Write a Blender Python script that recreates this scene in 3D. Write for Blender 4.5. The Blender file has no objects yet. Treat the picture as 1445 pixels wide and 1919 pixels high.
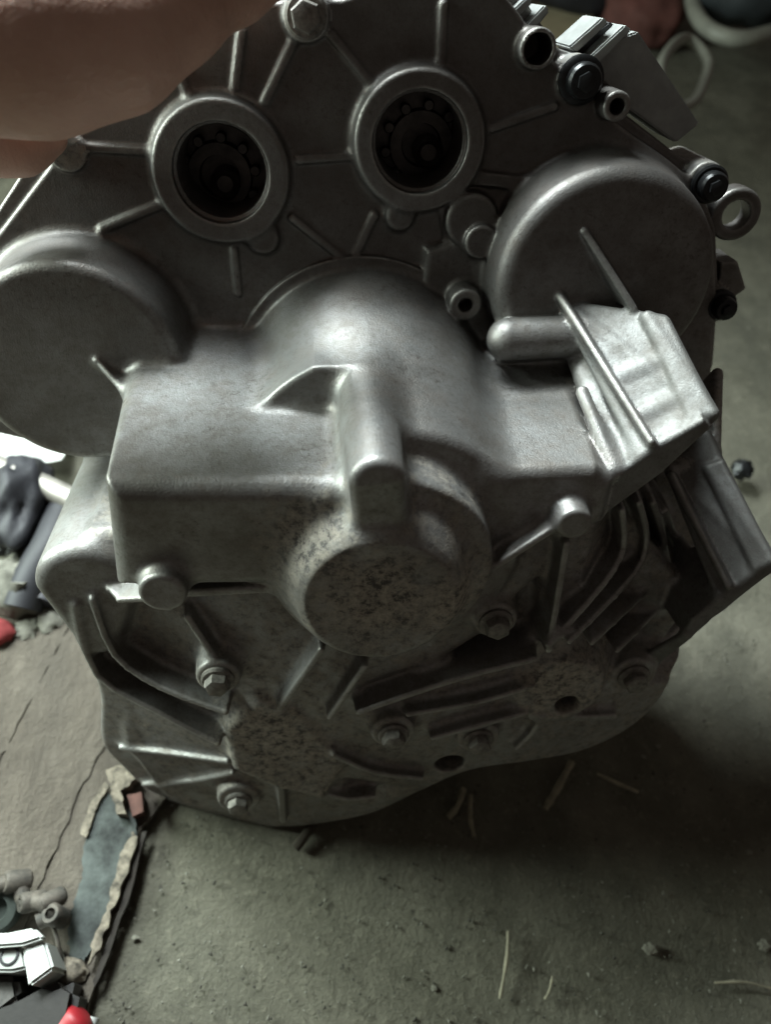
import bpy, bmesh, math, random, time
import numpy as np
from mathutils import Vector, Matrix, noise as mnoise
T0 = time.time()
random.seed(7); rng = np.random.default_rng(7)
SC = bpy.context.scene
COL = SC.collection
R = math.radians

# ------------------------------------------------------------------ camera
FPX = 1442.0; CX, CY = 722.5, 959.5          # focal length and centre in photo pixels
VPX, VPY = 600.0, -50.0                        # where the shaft axes of the gearbox converge
DC = 0.50                                      # camera distance from the cover plate, along the shaft axis
LEAN = R(20)                                   # the gearbox leans back
CAMH = 0.702                                   # camera height over the floor
nN = np.array([-(VPX-CX)/FPX, (VPY-CY)/FPX, 1.0]); nN /= np.linalg.norm(nN)   # plate normal in camera axes
vN = np.array([0, 1, 0]) - nN*nN[1]; vN /= np.linalg.norm(vN)
uN = np.cross(vN, nN)
C2L = np.array([uN, vN, nN])                   # camera axes -> gearbox axes (u right, v up, w out of the plate)
L2W = np.array([[1, 0, 0], [0, math.sin(LEAN), -math.cos(LEAN)], [0, math.cos(LEAN), math.sin(LEAN)]])
CAMW = np.array([0, 0, CAMH])
def ray_l(x, y): return C2L @ np.array([(x-CX)/FPX, -(y-CY)/FPX, -1.0])
def P(x, y, w):                                # picture point -> (u, v) on the plane at height w over the plate
    d = ray_l(x, y); t = (w-DC)/d[2]; return d[:2]*t
def P3(x, y, w): p = P(x, y, w); return np.array([p[0], p[1], w])
def MPP(x, y, w): return (w-DC)/ray_l(x, y)[2]/FPX
def l2w(p): return Vector(L2W @ (np.array(p)-np.array([0, 0, DC])) + CAMW)
def G(x, y, z=0.0):                            # picture point -> floor point
    d = L2W @ ray_l(x, y); t = (z-CAMH)/d[2]; return Vector(CAMW + d*t)
cam = bpy.data.cameras.new('camera'); camo = bpy.data.objects.new('camera', cam); COL.objects.link(camo)
M3 = L2W @ C2L
camo.matrix_world = Matrix([[*M3[0], 0], [*M3[1], 0], [*M3[2], CAMH], [0, 0, 0, 1]])
cam.sensor_fit = 'VERTICAL'; cam.sensor_height = 34.6; cam.sensor_width = 26.05
cam.lens = 34.6*FPX/1919.0
cam.clip_start = 0.01; cam.clip_end = 100
cam.dof.use_dof = True; cam.dof.focus_distance = 0.45; cam.dof.aperture_fstop = 5.0
SC.camera = camo
# ------------------------------------------------------------------ light: a dim shed, daylight from an opening up left behind
wd = bpy.data.worlds.new('World'); SC.world = wd; wd.use_nodes = True
bg = wd.node_tree.nodes['Background']; bg.inputs[0].default_value = (0.63, 0.545, 0.475, 1); bg.inputs[1].default_value = 0.10
def area(name, loc, target, sx, sy, power, col):
    l = bpy.data.lights.new(name, 'AREA'); l.shape = 'RECTANGLE'; l.size = sx; l.size_y = sy; l.energy = power; l.color = col
    o = bpy.data.objects.new(name, l); COL.objects.link(o); o.location = loc
    o.rotation_euler = (Vector(target)-Vector(loc)).to_track_quat('-Z', 'Y').to_euler(); return o
area('doorway_light', (-1.12, .57, .74), (0, .20, .12), .45, .55, 27, (0.86, 1.0, 0.91))
rl = area('roof_opening_light', (-.60, 1.16, 1.48), (-.04, .28, .25), .8, .5, 11.5, (0.88, 0.98, 0.98)); rl.data.spread = R(62)
SC.view_settings.view_transform = 'Standard'; SC.view_settings.look = 'None'; SC.view_settings.gamma = 1
SC.view_settings.exposure = 0.25; SC.view_settings.use_curve_mapping = False
SC.render.engine = 'CYCLES'
SC.cycles.use_denoising = True; SC.cycles.max_bounces = 6
SC.cycles.use_adaptive_sampling = True

# ------------------------------------------------------------------ materials
class NT:
    def __init__(s, name):
        s.m = bpy.data.materials.new(name); s.m.use_nodes = True; s.t = s.m.node_tree
        s.b = s.t.nodes['Principled BSDF']; s.tc = None
    def n(s, typ, **kw):
        nd = s.t.nodes.new(typ)
        for k, v in kw.items():
            if k in nd.inputs: nd.inputs[k].default_value = v
            else: setattr(nd, k, v)
        return nd
    def l(s, a, b): s.t.links.new(a, b)
    def co(s):
        if s.tc is None: s.tc = s.n('ShaderNodeTexCoord')
        return s.tc.outputs['Object']
    def noise(s, scale, detail=6, rough=.6, vec=None):
        nd = s.n('ShaderNodeTexNoise'); nd.inputs['Scale'].default_value = scale; nd.inputs['Detail'].default_value = detail
        nd.inputs['Roughness'].default_value = rough; s.l(vec or s.co(), nd.inputs['Vector']); return nd.outputs['Fac']
    def ramp(s, fac, *stops):
        nd = s.n('ShaderNodeValToRGB'); e = nd.color_ramp.elements
        while len(e) < len(stops): e.new(0.5)
        for el, (p, c) in zip(e, stops): el.position = p; el.color = (*(c if hasattr(c, '__len__') else (c,)*3), 1)
        s.l(fac, nd.inputs[0]); return nd.outputs[0]
    def mix(s, fac, a, b, mode='MIX'):
        nd = s.n('ShaderNodeMix'); nd.data_type = 'RGBA'; nd.blend_type = mode
        for k, x in ((0, fac), (6, a), (7, b)):
            if hasattr(x, 'is_output'): s.l(x, nd.inputs[k])
            elif k == 0: nd.inputs[0].default_value = x
            else: nd.inputs[k].default_value = (*x, 1)
        return nd.outputs[2]
    def math(s, op, a, b=0.0, c=0.0):
        nd = s.n('ShaderNodeMath'); nd.operation = op
        for k, x in enumerate((a, b, c)):
            if hasattr(x, 'is_output'): s.l(x, nd.inputs[k])
            else: nd.inputs[k].default_value = x
        return nd.outputs[0]
    def bump(s, h, strength=.3, dist=.001):
        nd = s.n('ShaderNodeBump'); nd.inputs['Strength'].default_value = strength; nd.inputs['Distance'].default_value = dist
        s.l(h, nd.inputs['Height']); s.l(nd.outputs[0], s.b.inputs['Normal'])
    def blob(s, c, r):                        # soft ball mask round a point, 1 at its centre
        nd = s.n('ShaderNodeVectorMath'); nd.operation = 'DISTANCE'; s.l(s.co(), nd.inputs[0]); nd.inputs[1].default_value = c
        return s.math('SUBTRACT', 1.0, s.math('DIVIDE', nd.outputs['Value'], r))
    def set(s, **kw):
        for k, v in kw.items():
            i = s.b.inputs[k.replace('_', ' ')]
            if hasattr(v, 'is_output'): s.l(v, i)
            else: i.default_value = (*v, 1) if hasattr(v, '__len__') and len(i.default_value) == 4 else v
        return s.m
BASE = P3(545, 1520, .05)                       # gearbox origin, local
def simple(name, col, rough=.6, metal=0.0, var=.25, scale=60, bump=.15, dark=None):
    t = NT(name); f = t.noise(scale, 5, .65)
    d = dark or tuple(c*(1-var) for c in col); lgt = tuple(min(1, c*(1+var)) for c in col)
    c = t.ramp(f, (.3, d), (.7, lgt)); t.set(Base_Color=c, Roughness=rough, Metallic=metal)
    if bump: t.bump(t.noise(scale*6, 4, .6), bump, .0006)
    return t.m
def cast_material(name='cast_aluminium', plate_dark=.64, dusty=0.0, dull=0.0):
    t = NT(name)
    big = t.noise(14, 6, .62); fine = t.noise(420, 5, .7); med = t.noise(75, 6, .7)
    c = t.ramp(big, (.30, (.21, .205, .195)), (.55, (.30, .296, .288)), (.75, (.37, .372, .37)))
    c = t.mix(t.ramp(med, (.42, 0.0), (.70, .65)), c, (.17, .145, .125))
    c = t.mix(t.ramp(t.noise(9, 7, .7), (.50, 0.0), (.66, .6)), c, (.13, .115, .10))      # broad old oil stains       # old oil film in blotches
    c = t.mix(t.ramp(fine, (.50, 0.0), (.68, .40)), c, (.12, .105, .09))       # specks of dirt in the casting pores
    c = t.mix(t.math('MULTIPLY', t.ramp(t.noise(230, 6, .75), (.53, 0.0), (.64, .6)), t.ramp(t.noise(22, 4, .6), (.45, .0), (.62, 1.0))), c, (.075, .06, .05))
    sx = t.n('ShaderNodeSeparateXYZ'); t.l(t.co(), sx.inputs[0])           # blackish tone mixed over the upper cover plate, with a ragged edge
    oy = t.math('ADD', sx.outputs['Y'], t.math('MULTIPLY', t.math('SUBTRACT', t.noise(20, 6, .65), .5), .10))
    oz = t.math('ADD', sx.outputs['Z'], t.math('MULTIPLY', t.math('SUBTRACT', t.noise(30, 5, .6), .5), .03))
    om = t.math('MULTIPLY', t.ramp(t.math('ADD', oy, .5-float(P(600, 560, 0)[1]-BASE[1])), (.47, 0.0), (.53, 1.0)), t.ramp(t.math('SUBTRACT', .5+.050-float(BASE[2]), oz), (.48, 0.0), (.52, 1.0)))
    c = t.mix(t.math('MULTIPLY', om, plate_dark), c, (.062, .052, .046))
    geo = t.n('ShaderNodeNewGeometry'); edge = t.ramp(geo.outputs['Pointiness'], (.515, 0.0), (.56, 1.0))
    wear = t.math('MULTIPLY', edge, t.ramp(t.noise(45, 5, .7), (.35, .15), (.6, .8)))
    c = t.mix(wear, c, (.42, .41, .385))
    stre = t.n('ShaderNodeMapping'); stre.inputs['Scale'].default_value = (1, .16, .5); t.l(t.co(), stre.inputs[0])
    sm = t.noise(260, 4, .7, stre.outputs[0])
    masks = []
    for (x, y, w, r) in ((705, 1130, .19, .062), (520, 1400, .15, .075), (600, 1010, .17, .05), (480, 1380, .15, .06), (1050, 1290, .15, .06), (850, 1120, .18, .05)):
        masks.append(t.blob(tuple(P3(x, y, w)-BASE), r))
    m = masks[0]
    for k in masks[1:]: m = t.math('MAXIMUM', m, k)
    m = t.math('ADD', t.math('MAXIMUM', m, dusty), t.math('MULTIPLY', t.math('SUBTRACT', med, .5), 1.1))
    dust = t.ramp(m, (.25, 0.0), (.75, 1.0))
    dn = t.noise(170, 7, .78)
    dcol = t.ramp(dn, (.41, (.05, .045, .038)), (.48, (.27, .245, .205)), (.62, (.46, .42, .345)))
    c = t.mix(t.math('MULTIPLY', dust, .82), c, dcol)
    ro = t.math('ADD', t.math('MULTIPLY', dust, .25), t.ramp(med, (.3, .42+dull), (.7, .58+dull)))
    me = t.math('SUBTRACT', .74, t.math('MULTIPLY', dust, .55))
    if dull: c = t.mix(.38, c, (.10, .105, .098))
    t.set(Base_Color=c, Roughness=ro, Metallic=me)
    h = t.math('ADD', t.math('MULTIPLY', t.noise(900, 3, .6), .35), t.math('ADD', t.math('MULTIPLY', sm, .25), t.math('MULTIPLY', t.math('MULTIPLY', dn, dust), 1.0)))
    t.bump(h, .5, .0012)
    return t.m
M = {}
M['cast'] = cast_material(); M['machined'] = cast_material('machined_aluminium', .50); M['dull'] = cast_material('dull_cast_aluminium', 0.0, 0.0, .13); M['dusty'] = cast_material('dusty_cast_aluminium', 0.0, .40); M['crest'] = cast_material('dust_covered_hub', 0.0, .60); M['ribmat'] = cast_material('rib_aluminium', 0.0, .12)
M['bore'] = simple('oily_bearing_steel', (.075, .07, .066), .38, .7, .5, 90)
M['steel'] = simple('dirty_bolt_steel', (.19, .178, .16), .55, .45, .5, 220, .4)
M['black_bolt'] = simple('black_oxide_bolt', (.02, .021, .022), .32, .5, .4, 200)
M['plastic'] = simple('grey_connector_plastic', (.27, .28, .27), .45, 0, .2, 60)
M['dark_plastic'] = simple('dark_connector_socket', (.03, .03, .032), .5, 0, .3, 60)

# ------------------------------------------------------------------ mesh helpers
def tag(o, label=None, cat=None, group=None, kind=None):
    if label: o['label'] = label
    if cat: o['category'] = cat
    if group: o['group'] = group
    if kind: o['kind'] = kind
    return o
def mk(name, verts, faces, mat, parent=None, smooth=True, normals=None):
    me = bpy.data.meshes.new(name); me.from_pydata([tuple(map(float, v)) for v in verts], [], [tuple(map(int, f)) for f in faces]); me.update()
    if smooth: me.polygons.foreach_set('use_smooth', [True]*len(me.polygons))
    if mat: me.materials.append(mat)
    if normals is not None: me.normals_split_custom_set_from_vertices(normals)
    o = bpy.data.objects.new(name, me); COL.objects.link(o)
    if parent: o.parent = parent
    return o
def from_bm(name, bm, mat, parent=None, smooth=True, angle=40):
    me = bpy.data.meshes.new(name); bm.normal_update(); bm.to_mesh(me); bm.free()
    if smooth:
        me.polygons.foreach_set('use_smooth', [True]*len(me.polygons))
        me.set_sharp_from_angle(angle=R(angle))
    me.materials.append(mat)
    o = bpy.data.objects.new(name, me); COL.objects.link(o)
    if parent: o.parent = parent
    return o
def empty(name, loc=(0, 0, 0)):
    o = bpy.data.objects.new(name, None); COL.objects.link(o); o.location = loc; o.empty_display_size = .02; return o
def frame(axis):
    a = Vector(axis).normalized(); t = Vector((0, 0, 1)) if abs(a.z) < .9 else Vector((1, 0, 0))
    x = t.cross(a).normalized(); return x, a.cross(x), a
def lathe(bm, c, axis, prof, seg=24, rot=0.0, flat=None):          # prof: (radius, height) pairs along axis
    x, y, a = frame(axis); c = Vector(c); rings = []
    for r, h in prof:
        rings.append([bm.verts.new(c+a*h+(x*math.cos(rot+2*math.pi*k/seg)+y*math.sin(rot+2*math.pi*k/seg))*max(r, 1e-5)) for k in range(seg)])
    for A, B in zip(rings, rings[1:]):
        for k in range(seg): bm.faces.new((A[k], A[(k+1) % seg], B[(k+1) % seg], B[k]))
    bm.faces.new(list(reversed(rings[0]))); bm.faces.new(rings[-1])
def tube_bm(bm, pts, rad, seg=10, closed=False):
    pts = [Vector(p) for p in pts]; n = len(pts); rings = []; prev = None
    rad = rad if hasattr(rad, '__len__') else [rad]*n
    for i, p in enumerate(pts):
        if closed: d = pts[(i+1) % n]-pts[i-1]
        else: d = pts[min(i+1, n-1)]-pts[max(i-1, 0)]
        d.normalize()
        x = (prev - d*prev.dot(d)).normalized() if prev else frame(d)[0]
        prev = x; y = d.cross(x)
        rings.append([bm.verts.new(p+(x*math.cos(2*math.pi*k/seg)+y*math.sin(2*math.pi*k/seg))*rad[i]) for k in range(seg)])
    prs = list(zip(rings, rings[1:])) + ([(rings[-1], rings[0])] if closed else [])
    for A, B in prs:
        for k in range(seg): bm.faces.new((A[k], A[(k+1) % seg], B[(k+1) % seg], B[k]))
    if not closed: bm.faces.new(list(reversed(rings[0]))); bm.faces.new(rings[-1])
def prism(bm, poly, z0, z1):                                       # poly list of (x,y)
    A = [bm.verts.new((x, y, z0)) for x, y in poly]; B = [bm.verts.new((x, y, z1)) for x, y in poly]; n = len(poly)
    for k in range(n): bm.faces.new((A[k], A[(k+1) % n], B[(k+1) % n], B[k]))
    bm.faces.new(list(reversed(A))); bm.faces.new(B)
def bevel(bm, w, seg=2):
    bmesh.ops.recalc_face_normals(bm, faces=bm.faces)
    bmesh.ops.bevel(bm, geom=[e for e in bm.edges if e.calc_face_angle(0) > .5], offset=w, segments=seg, affect='EDGES', clamp_overlap=True)
def catmull(pts, n=6, closed=False):
    pts = [np.array(p, float) for p in pts]; out = []; m = len(pts)
    for i in range(m if closed else m-1):
        p0 = pts[i-1] if (i > 0 or closed) else pts[0]; p1 = pts[i]; p2 = pts[(i+1) % m]; p3 = pts[(i+2) % m] if (closed or i+2 < m) else pts[-1]
        for k in range(n):
            t = k/n; out.append(.5*((2*p1)+(p2-p0)*t+(2*p0-5*p1+4*p2-p3)*t*t+(3*p1-p0-3*p2+p3)*t**3))
    if not closed: out.append(pts[-1])
    return out

# ------------------------------------------------------------------ floor and what lies round it: placed further down; first the gearbox
# The casting is modelled as one distance field with cast fillets, polygonised, and split into its parts.
VOX = 0.00145
LO = np.array([-.262, -.612, -.062]); HI = np.array([.325, .028, .218])
NX, NY, NZ = (np.ceil((HI-LO)/VOX).astype(int)+1)
D = np.full((NX, NY, NZ), 1.0, np.float32); ID = np.zeros((NX, NY, NZ), np.uint8)
gx = (LO[0]+VOX*np.arange(NX)).astype(np.float32); gy = (LO[1]+VOX*np.arange(NY)).astype(np.float32); gz = (LO[2]+VOX*np.arange(NZ)).astype(np.float32)
GROUPS = []
def gid(name):
    GROUPS.append(name); return len(GROUPS)-1
def window(lo, hi, pad):
    a = np.clip(np.floor((np.array(lo)-pad-LO)/VOX).astype(int), 0, [NX, NY, NZ]); b = np.clip(np.ceil((np.array(hi)+pad-LO)/VOX).astype(int)+1, 0, [NX, NY, NZ])
    sl = tuple(slice(i, j) for i, j in zip(a, b))
    return sl, gx[sl[0]][:, None, None], gy[sl[1]][None, :, None], gz[sl[2]][None, None, :]
def put(g, fn, lo, hi, k=.004, op='add'):
    sl, U, V, W = window(lo, hi, max(.02, 2*k+.006))
    if 0 in D[sl].shape: return
    d = np.broadcast_to(fn(U, V, W), D[sl].shape).astype(np.float32); o = D[sl]
    if op == 'add':
        h = np.maximum(k-np.abs(o-d), 0)/max(k, 1e-6)
        ID[sl][d < o] = g
        D[sl] = np.minimum(o, d) - h*h*k*.25
    else:
        nd = -d; h = np.maximum(k-np.abs(o-nd), 0)/max(k, 1e-6)
        if g is not None: ID[sl][nd > o] = g
        D[sl] = np.maximum(o, nd) + h*h*k*.25
def ext(d2, q2, rd):                          # extrude a 2-d distance with rounded rim
    a = d2+rd; b = q2+rd
    return np.minimum(np.maximum(a, b), 0)+np.sqrt(np.maximum(a, 0)**2+np.maximum(b, 0)**2)-rd
def poly2(U, V, pts):
    pts = np.array(pts, np.float32); d = None; s = None
    for i in range(len(pts)):
        a = pts[i]; b = pts[i-1]; ex, ey = b-a
        wx = U-a[0]; wy = V-a[1]; t = np.clip((wx*ex+wy*ey)/(ex*ex+ey*ey+1e-12), 0, 1)
        dd = (wx-ex*t)**2+(wy-ey*t)**2
        c1 = (V >= a[1]); c2 = (V < b[1]); c3 = (ex*wy > ey*wx)
        flip = (c1 & c2 & c3) | (~c1 & ~c2 & ~c3)
        sg = np.where(flip, -1.0, 1.0)
        d = dd if d is None else np.minimum(d, dd); s = sg if s is None else s*sg
    return s*np.sqrt(d)
def cyl(g, c, r, w0, w1, rd=.004, k=.004, draft=0.0, op='add', tilt=(0, 0)):
    wm = (w0+w1)/2; hh = (w1-w0)/2
    def fn(U, V, W):
        rho = np.sqrt((U-c[0])**2+(V-c[1])**2)
        return ext(rho-r+draft*(W-w1), np.abs(W-wm)-hh, rd)
    e = r+abs(draft)*(w1-w0)
    put(g, fn, (c[0]-e, c[1]-e, w0), (c[0]+e, c[1]+e, w1), k, op)
def poly(g, pts, w0, w1, rd=.004, k=.004, draft=0.0, op='add', front=None):
    pts = np.array(pts, float); wm = (w0+w1)/2; hh = (w1-w0)/2
    e = abs(draft)*(w1-w0)
    def fn(U, V, W):
        d2 = poly2(U, V, pts)+draft*(W-w1)
        q = np.maximum(W-front(U, V), w0-W) if front else np.abs(W-wm)-hh
        return ext(d2, q, rd)
    put(g, fn, (*(pts.min(0)-e), w0), (*(pts.max(0)+e), w1), k, op)
def seg2(U, V, a, b):
    ex, ey = b[0]-a[0], b[1]-a[1]; t = np.clip(((U-a[0])*ex+(V-a[1])*ey)/(ex*ex+ey*ey+1e-12), 0, 1)
    return np.sqrt((U-a[0]-ex*t)**2+(V-a[1]-ey*t)**2), t
def rib(g, pts, depth, th, k=.004):           # pts: (u,v,w) crest line; a thin wall hanging down from it by depth
    pts = [np.array(p, float) for p in pts]
    def fn(U, V, W):
        d = None
        for a, b in zip(pts, pts[1:]):
            d2, t = seg2(U, V, a, b); top = a[2]+(b[2]-a[2])*t
            q = ext(d2-th/2-np.clip(top-W, 0, .03)*.10, np.maximum(W-top, top-depth-W), .0014)
            d = q if d is None else np.minimum(d, q)
        return d
    A = np.array(pts); put(g, fn, A.min(0)-[th, th, depth], A.max(0)+[th, th, 0], k)
def capsule(g, a, b, ra, rb, k=.004, op='add'):
    a = np.array(a); b = np.array(b)
    def fn(U, V, W):
        e = b-a; t = np.clip(((U-a[0])*e[0]+(V-a[1])*e[1]+(W-a[2])*e[2])/(e@e+1e-12), 0, 1)
        return np.sqrt((U-a[0]-e[0]*t)**2+(V-a[1]-e[1]*t)**2+(W-a[2]-e[2]*t)**2)-(ra+(rb-ra)*t)
    m = max(ra, rb); put(g, fn, np.minimum(a, b)-m, np.maximum(a, b)+m, k, op)
def pts_at(w, *pp): return [P(x, y, w) for x, y in pp]

# --- cover plate with the two bearing bores
g_plate = gid('cover_plate'); g_body = gid('bell_housing')
outl = [(-150, 640), (-40, 480), (0, 430), (95, 305), (180, 210), (300, 95), (420, 12), (505, 3), (640, -2), (720, -30), (930, -30), (975, 25), (1020, 95), (1090, 165), (1160, 232), (1295, 335), (1340, 440), (1345, 560), (1335, 700), (1280, 830), (900, 860), (200, 860), (-60, 800)]
plate_pts = pts_at(0, *outl)
poly(g_plate, plate_pts, -.03, 0, .0025, 0)
g_fl = gid('casing_flange')
poly(g_fl, [(-.012+p[0]*1.0 if p[0] < 0 else p[0]+.0075, p[1]+(.004 if p[1] > -.1 else 0)) for p in plate_pts], -.058, -.014, .0025, .002)
# shallow fields between the plate's webs
def webs(lines, h, th):
    for (x0, y0, x1, y1) in lines:
        a = P3(x0, y0, h); b = P3(x1, y1, h*.8); rib(gid('web'), [a, b], h+.004, th, .003)
webs([(557, 62, 497, 190), (622, 66, 692, 152), (452, 60, 440, 162), (330, 128, 352, 178), (832, 10, 828, 112), (925, 240, 1040, 200), (560, 300, 660, 293), (548, 410, 638, 482), (702, 405, 664, 484), (830, 398, 842, 470), (120, 275, 285, 285), (190, 430, 300, 385), (438, 470, 446, 550)], .0028, .0044)
webs([(860, 330, 985, 345)], .004, .008)
for (x, y, ri, ro, nm) in ((413, 327, 83, 127, 'bearing_bore'), (788, 269, 83, 123, 'bearing_bore')):
    c = P(x, y, .010); mp = MPP(x, y, .010); g = gid(nm)
    cyl(g, c, ro*mp, -.02, .0095, .0022, .005, draft=.2)
    cyl(g, c, ri*mp+.0022, .004, .03, .0005, 0, op='sub')
    cyl(g, c, ri*mp, -.048, .03, .0005, .001, op='sub')
for (x, y, r) in ((492, 448, 30), (750, 408, 26)):
    cyl(gid('lug'), P(x, y, .007), r*MPP(x, y, .007), -.01, .007, .003, .006)
# --- left round cap
g = gid('round_cap')
c = P(135, 692, .05); cyl(g, c, .0655, -.05, .05, .0065, .008, draft=.06)
rib(gid('fin'), [P3(180, 680, .053), P3(245, 752, .070)], .03, .004)
# --- right round cap
g = gid('round_cap')
c = P(1138, 536, .042); cyl(g, c, .0675, -.03, .042, .009, .007, draft=.12)
g = gid('web')
# small curved bracket and bosses beside it
cyl(gid('lug'), P(885, 415, .010), .0165, -.01, .010, .003, .004)
cyl(gid('lug'), P(903, 455, .015), .0105, -.01, .015, .002, .003)
poly(g_plate, pts_at(.006, (800, 470), (960, 430), (1010, 560), (1000, 700), (840, 700), (790, 560)), -.02, .006, .004, .006)
g = gid('hollow_boss')
c = P(873, 573, .022); cyl(g, c, 30*MPP(873, 573, .022), -.01, .022, .0015, .004, draft=.05)
cyl(g, c, 12.5*MPP(873, 573, .022), .005, .05, .0004, 0, op='sub')
g = gid('oil_gallery_tube')
for wz, rr in ((.050, .0130), (.036, .0138), (.018, .0145)): capsule(g, P3(952, 636, wz), P3(1080, 630, wz), rr, rr, .003)
# --- central drum: wide foot, ledges, nose
g = gid('differential_drum')
def circ(px, w):                                # circle through three picture points on plane w
    (ax, ay), (bx, by), (cx, cy) = [P(x, y, w) for x, y in px]
    d = 2*(ax*(by-cy)+bx*(cy-ay)+cx*(ay-by))
    ux = ((ax*ax+ay*ay)*(by-cy)+(bx*bx+by*by)*(cy-ay)+(cx*cx+cy*cy)*(ay-by))/d
    uy = ((ax*ax+ay*ay)*(cx-bx)+(bx*bx+by*by)*(ax-cx)+(cx*cx+cy*cy)*(bx-ax))/d
    return np.array([ux, uy]), math.hypot(ax-ux, ay-uy)
cA, rA = circ([(505, 560), (680, 487), (850, 560)], 0.0)
cB, rB = circ([(510, 742), (590, 693), (672, 668)], .095)
cC, rC = circ([(760, 812), (880, 842), (942, 890)], .145)
cD, rD = circ([(548, 985), (790, 905), (925, 1050)], .185)
cD, rD = circ([(548, 985), (790, 905), (925, 1050)], .168); print('nose', cD, rD)
def drum(U, V, W):
    t = np.clip((W+.01)/.155, 0, 1)
    cu = cA[0]+(cC[0]-cA[0])*t; cv = cA[1]+(cC[1]-cA[1])*t; r = rA+(rC-rA)*t
    return ext(np.sqrt((U-cu)**2+(V-cv)**2)-r, np.abs(W-.0525)-.0925, .006)
cyl(g, cA, rA+.0035, -.02, .0035, .001, .001)
put(g, drum, (-.06, -.36, -.04), (.125, -.14, .145), .0035)
put(g, lambda U, V, W: ext(np.sqrt((U-.035)**2+(V+.262)**2)-.089+.012*np.clip((U+.004)/.035, 0, 1), np.abs(W-.0295)-.0695, .004), (-.06, -.36, -.04), (.10, -.17, .099), .006)
# left half of the drum stops earlier: a ledge
poly(None, pts_at(.11, (380, 560), (668, 560), (662, 1000), (380, 1000)), .098, .20, .003, .004, op='sub')
# --- left box
g = gid('gear_case_box')
def box_front(U, V): return .170 - np.clip(-.22-V, 0, 1)*.12
poly(g, [(-.107, -.2150), (.035, -.2150), (.035, -.288), (-.113, -.288)], -.03, .175, .0105, .008, draft=.10, front=box_front)
# --- right box
g = gid('gear_case_box')
poly(g, pts_at(.145, (900, 885), (1120, 876), (1150, 905), (1130, 980), (1060, 1010), (900, 1010)), -.03, .146, .007, .010, draft=.12)
# --- bell housing
BC = np.array([.045, -.36])
def bell_front(U, V):
    r2 = (U-BC[0])**2+((V-BC[1])*1.0)**2
    return .146 - .55*r2 - 0.85*np.clip(U-.165, 0, 1)*np.clip((V+.42)*12, 0, 1) - .14*np.clip(-.035-U, 0, .1)
bell_px = [(215, 1150), (165, 1240), (187, 1300), (190, 1385), (222, 1428), (295, 1490), (430, 1538), (548, 1547), (690, 1524), (785, 1482), (880, 1442), (990, 1425), (1090, 1405), (1180, 1362), (1243, 1300), (1270, 1225), (1284, 1085), (1262, 960), (1180, 880), (300, 930), (235, 1010)]
bell_px = [tuple(q) for q in catmull(bell_px[1:16], 5)] + bell_px[16:] + bell_px[:1]
def onbell(x, y, h=0.0):
    w = .14
    for _ in range(8):
        p = P(x, y, w); w = float(bell_front(p[0], p[1]))+h
    return np.array([p[0], p[1], w])
bell_pts = [onbell(x, y, -.002)[:2] for x, y in bell_px]
def shrink(pts, s, c=BC): return [c+(np.array(p)-c)*s for p in pts]
poly(g_body, shrink(bell_pts, .90), -.055, .105, .004, .006, draft=-.02)
poly(g_body, bell_pts, .085, .17, .004, .006, front=bell_front)
poly(g_body, [(-.12, -.25), (.20, -.20), (.21, -.45), (-.12, -.45)], -.055, .07, .01, .012)
# raised rim along the lower edge of the bell
# --- left lower boss (starter dome)
g = gid('rounded_boss')
cl = P(163, 1108, .128); c2 = P(182, 1195, .126)
def dome(U, V, W):
    d2, t = seg2(U, V, cl, c2); return ext(d2-.0325+.016*t+.02*(W-.128), np.maximum(W-.128, -.05-W), .009)
put(g, dome, (cl[0]-.05, c2[1]-.04, -.05), (c2[0]+.05, cl[1]+.05, .128), .008)
poly(g_body, pts_at(.116, (168, 1002), (270, 985), (330, 1150), (205, 1230)), -.05, .116, .006, .010)
# --- nose, cap and finger
g = gid('differential_nose'); cC2 = P(712, 1128, .188)
rD = min(rD, .0605)
cyl(g, cD, rD, .05, .168, .004, .010, draft=.05)
cyl(g, cC2, .0435, .155, .187, .003, .006, draft=.62)
g = gid('nose_cap')
cyl(g, cC2, .0412, .15, .1882, .0012, .003, draft=.3)
g = gid('finger_housing')
fa = P(707, 905, .192); fb = P(714, 990, .186)
def finger(U, V, W):
    d2, t = seg2(U, V, fa, fb); top = .194-.010*t
    return ext(d2-.0138-.035*(.19-W), np.maximum(W-top, .0-W), .005)
put(g, finger, (fa[0]-.03, fb[1]-.03, 0), (fa[0]+.03, fa[1]+.03, .2), .011)
# --- sheet and upper mount bracket
def tri(g, a, b, c, th, k=.004):
    a, b, c = [np.array(x, float) for x in (a, b, c)]
    ba, cb, ac = b-a, c-b, a-c; nor = np.cross(ba, ac)
    def fn(U, V, W):
        def sub(p): return U-p[0], V-p[1], W-p[2]
        def dot(p, q): return p[0]*q[0]+p[1]*q[1]+p[2]*q[2]
        pa, pb, pc = sub(a), sub(b), sub(c)
        s = np.sign(dot(pa, np.cross(ba, nor)))+np.sign(dot(pb, np.cross(cb, nor)))+np.sign(dot(pc, np.cross(ac, nor)))
        def edge(p, e):
            t = np.clip(dot(p, e)/(e@e), 0, 1); return (p[0]-e[0]*t)**2+(p[1]-e[1]*t)**2+(p[2]-e[2]*t)**2
        de = np.minimum(np.minimum(edge(pa, ba), edge(pb, cb)), edge(pc, ac))
        return np.sqrt(np.where(s < 2, de, dot(pa, nor)**2/(nor@nor)))-th/2
    put(g, fn, np.minimum(np.minimum(a, b), c)-th, np.maximum(np.maximum(a, b), c)+th, k)
def quad(g, a, b, c, d, th, k=.003): tri(g, a, b, c, th, k); tri(g, a, c, d, th, k)
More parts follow.
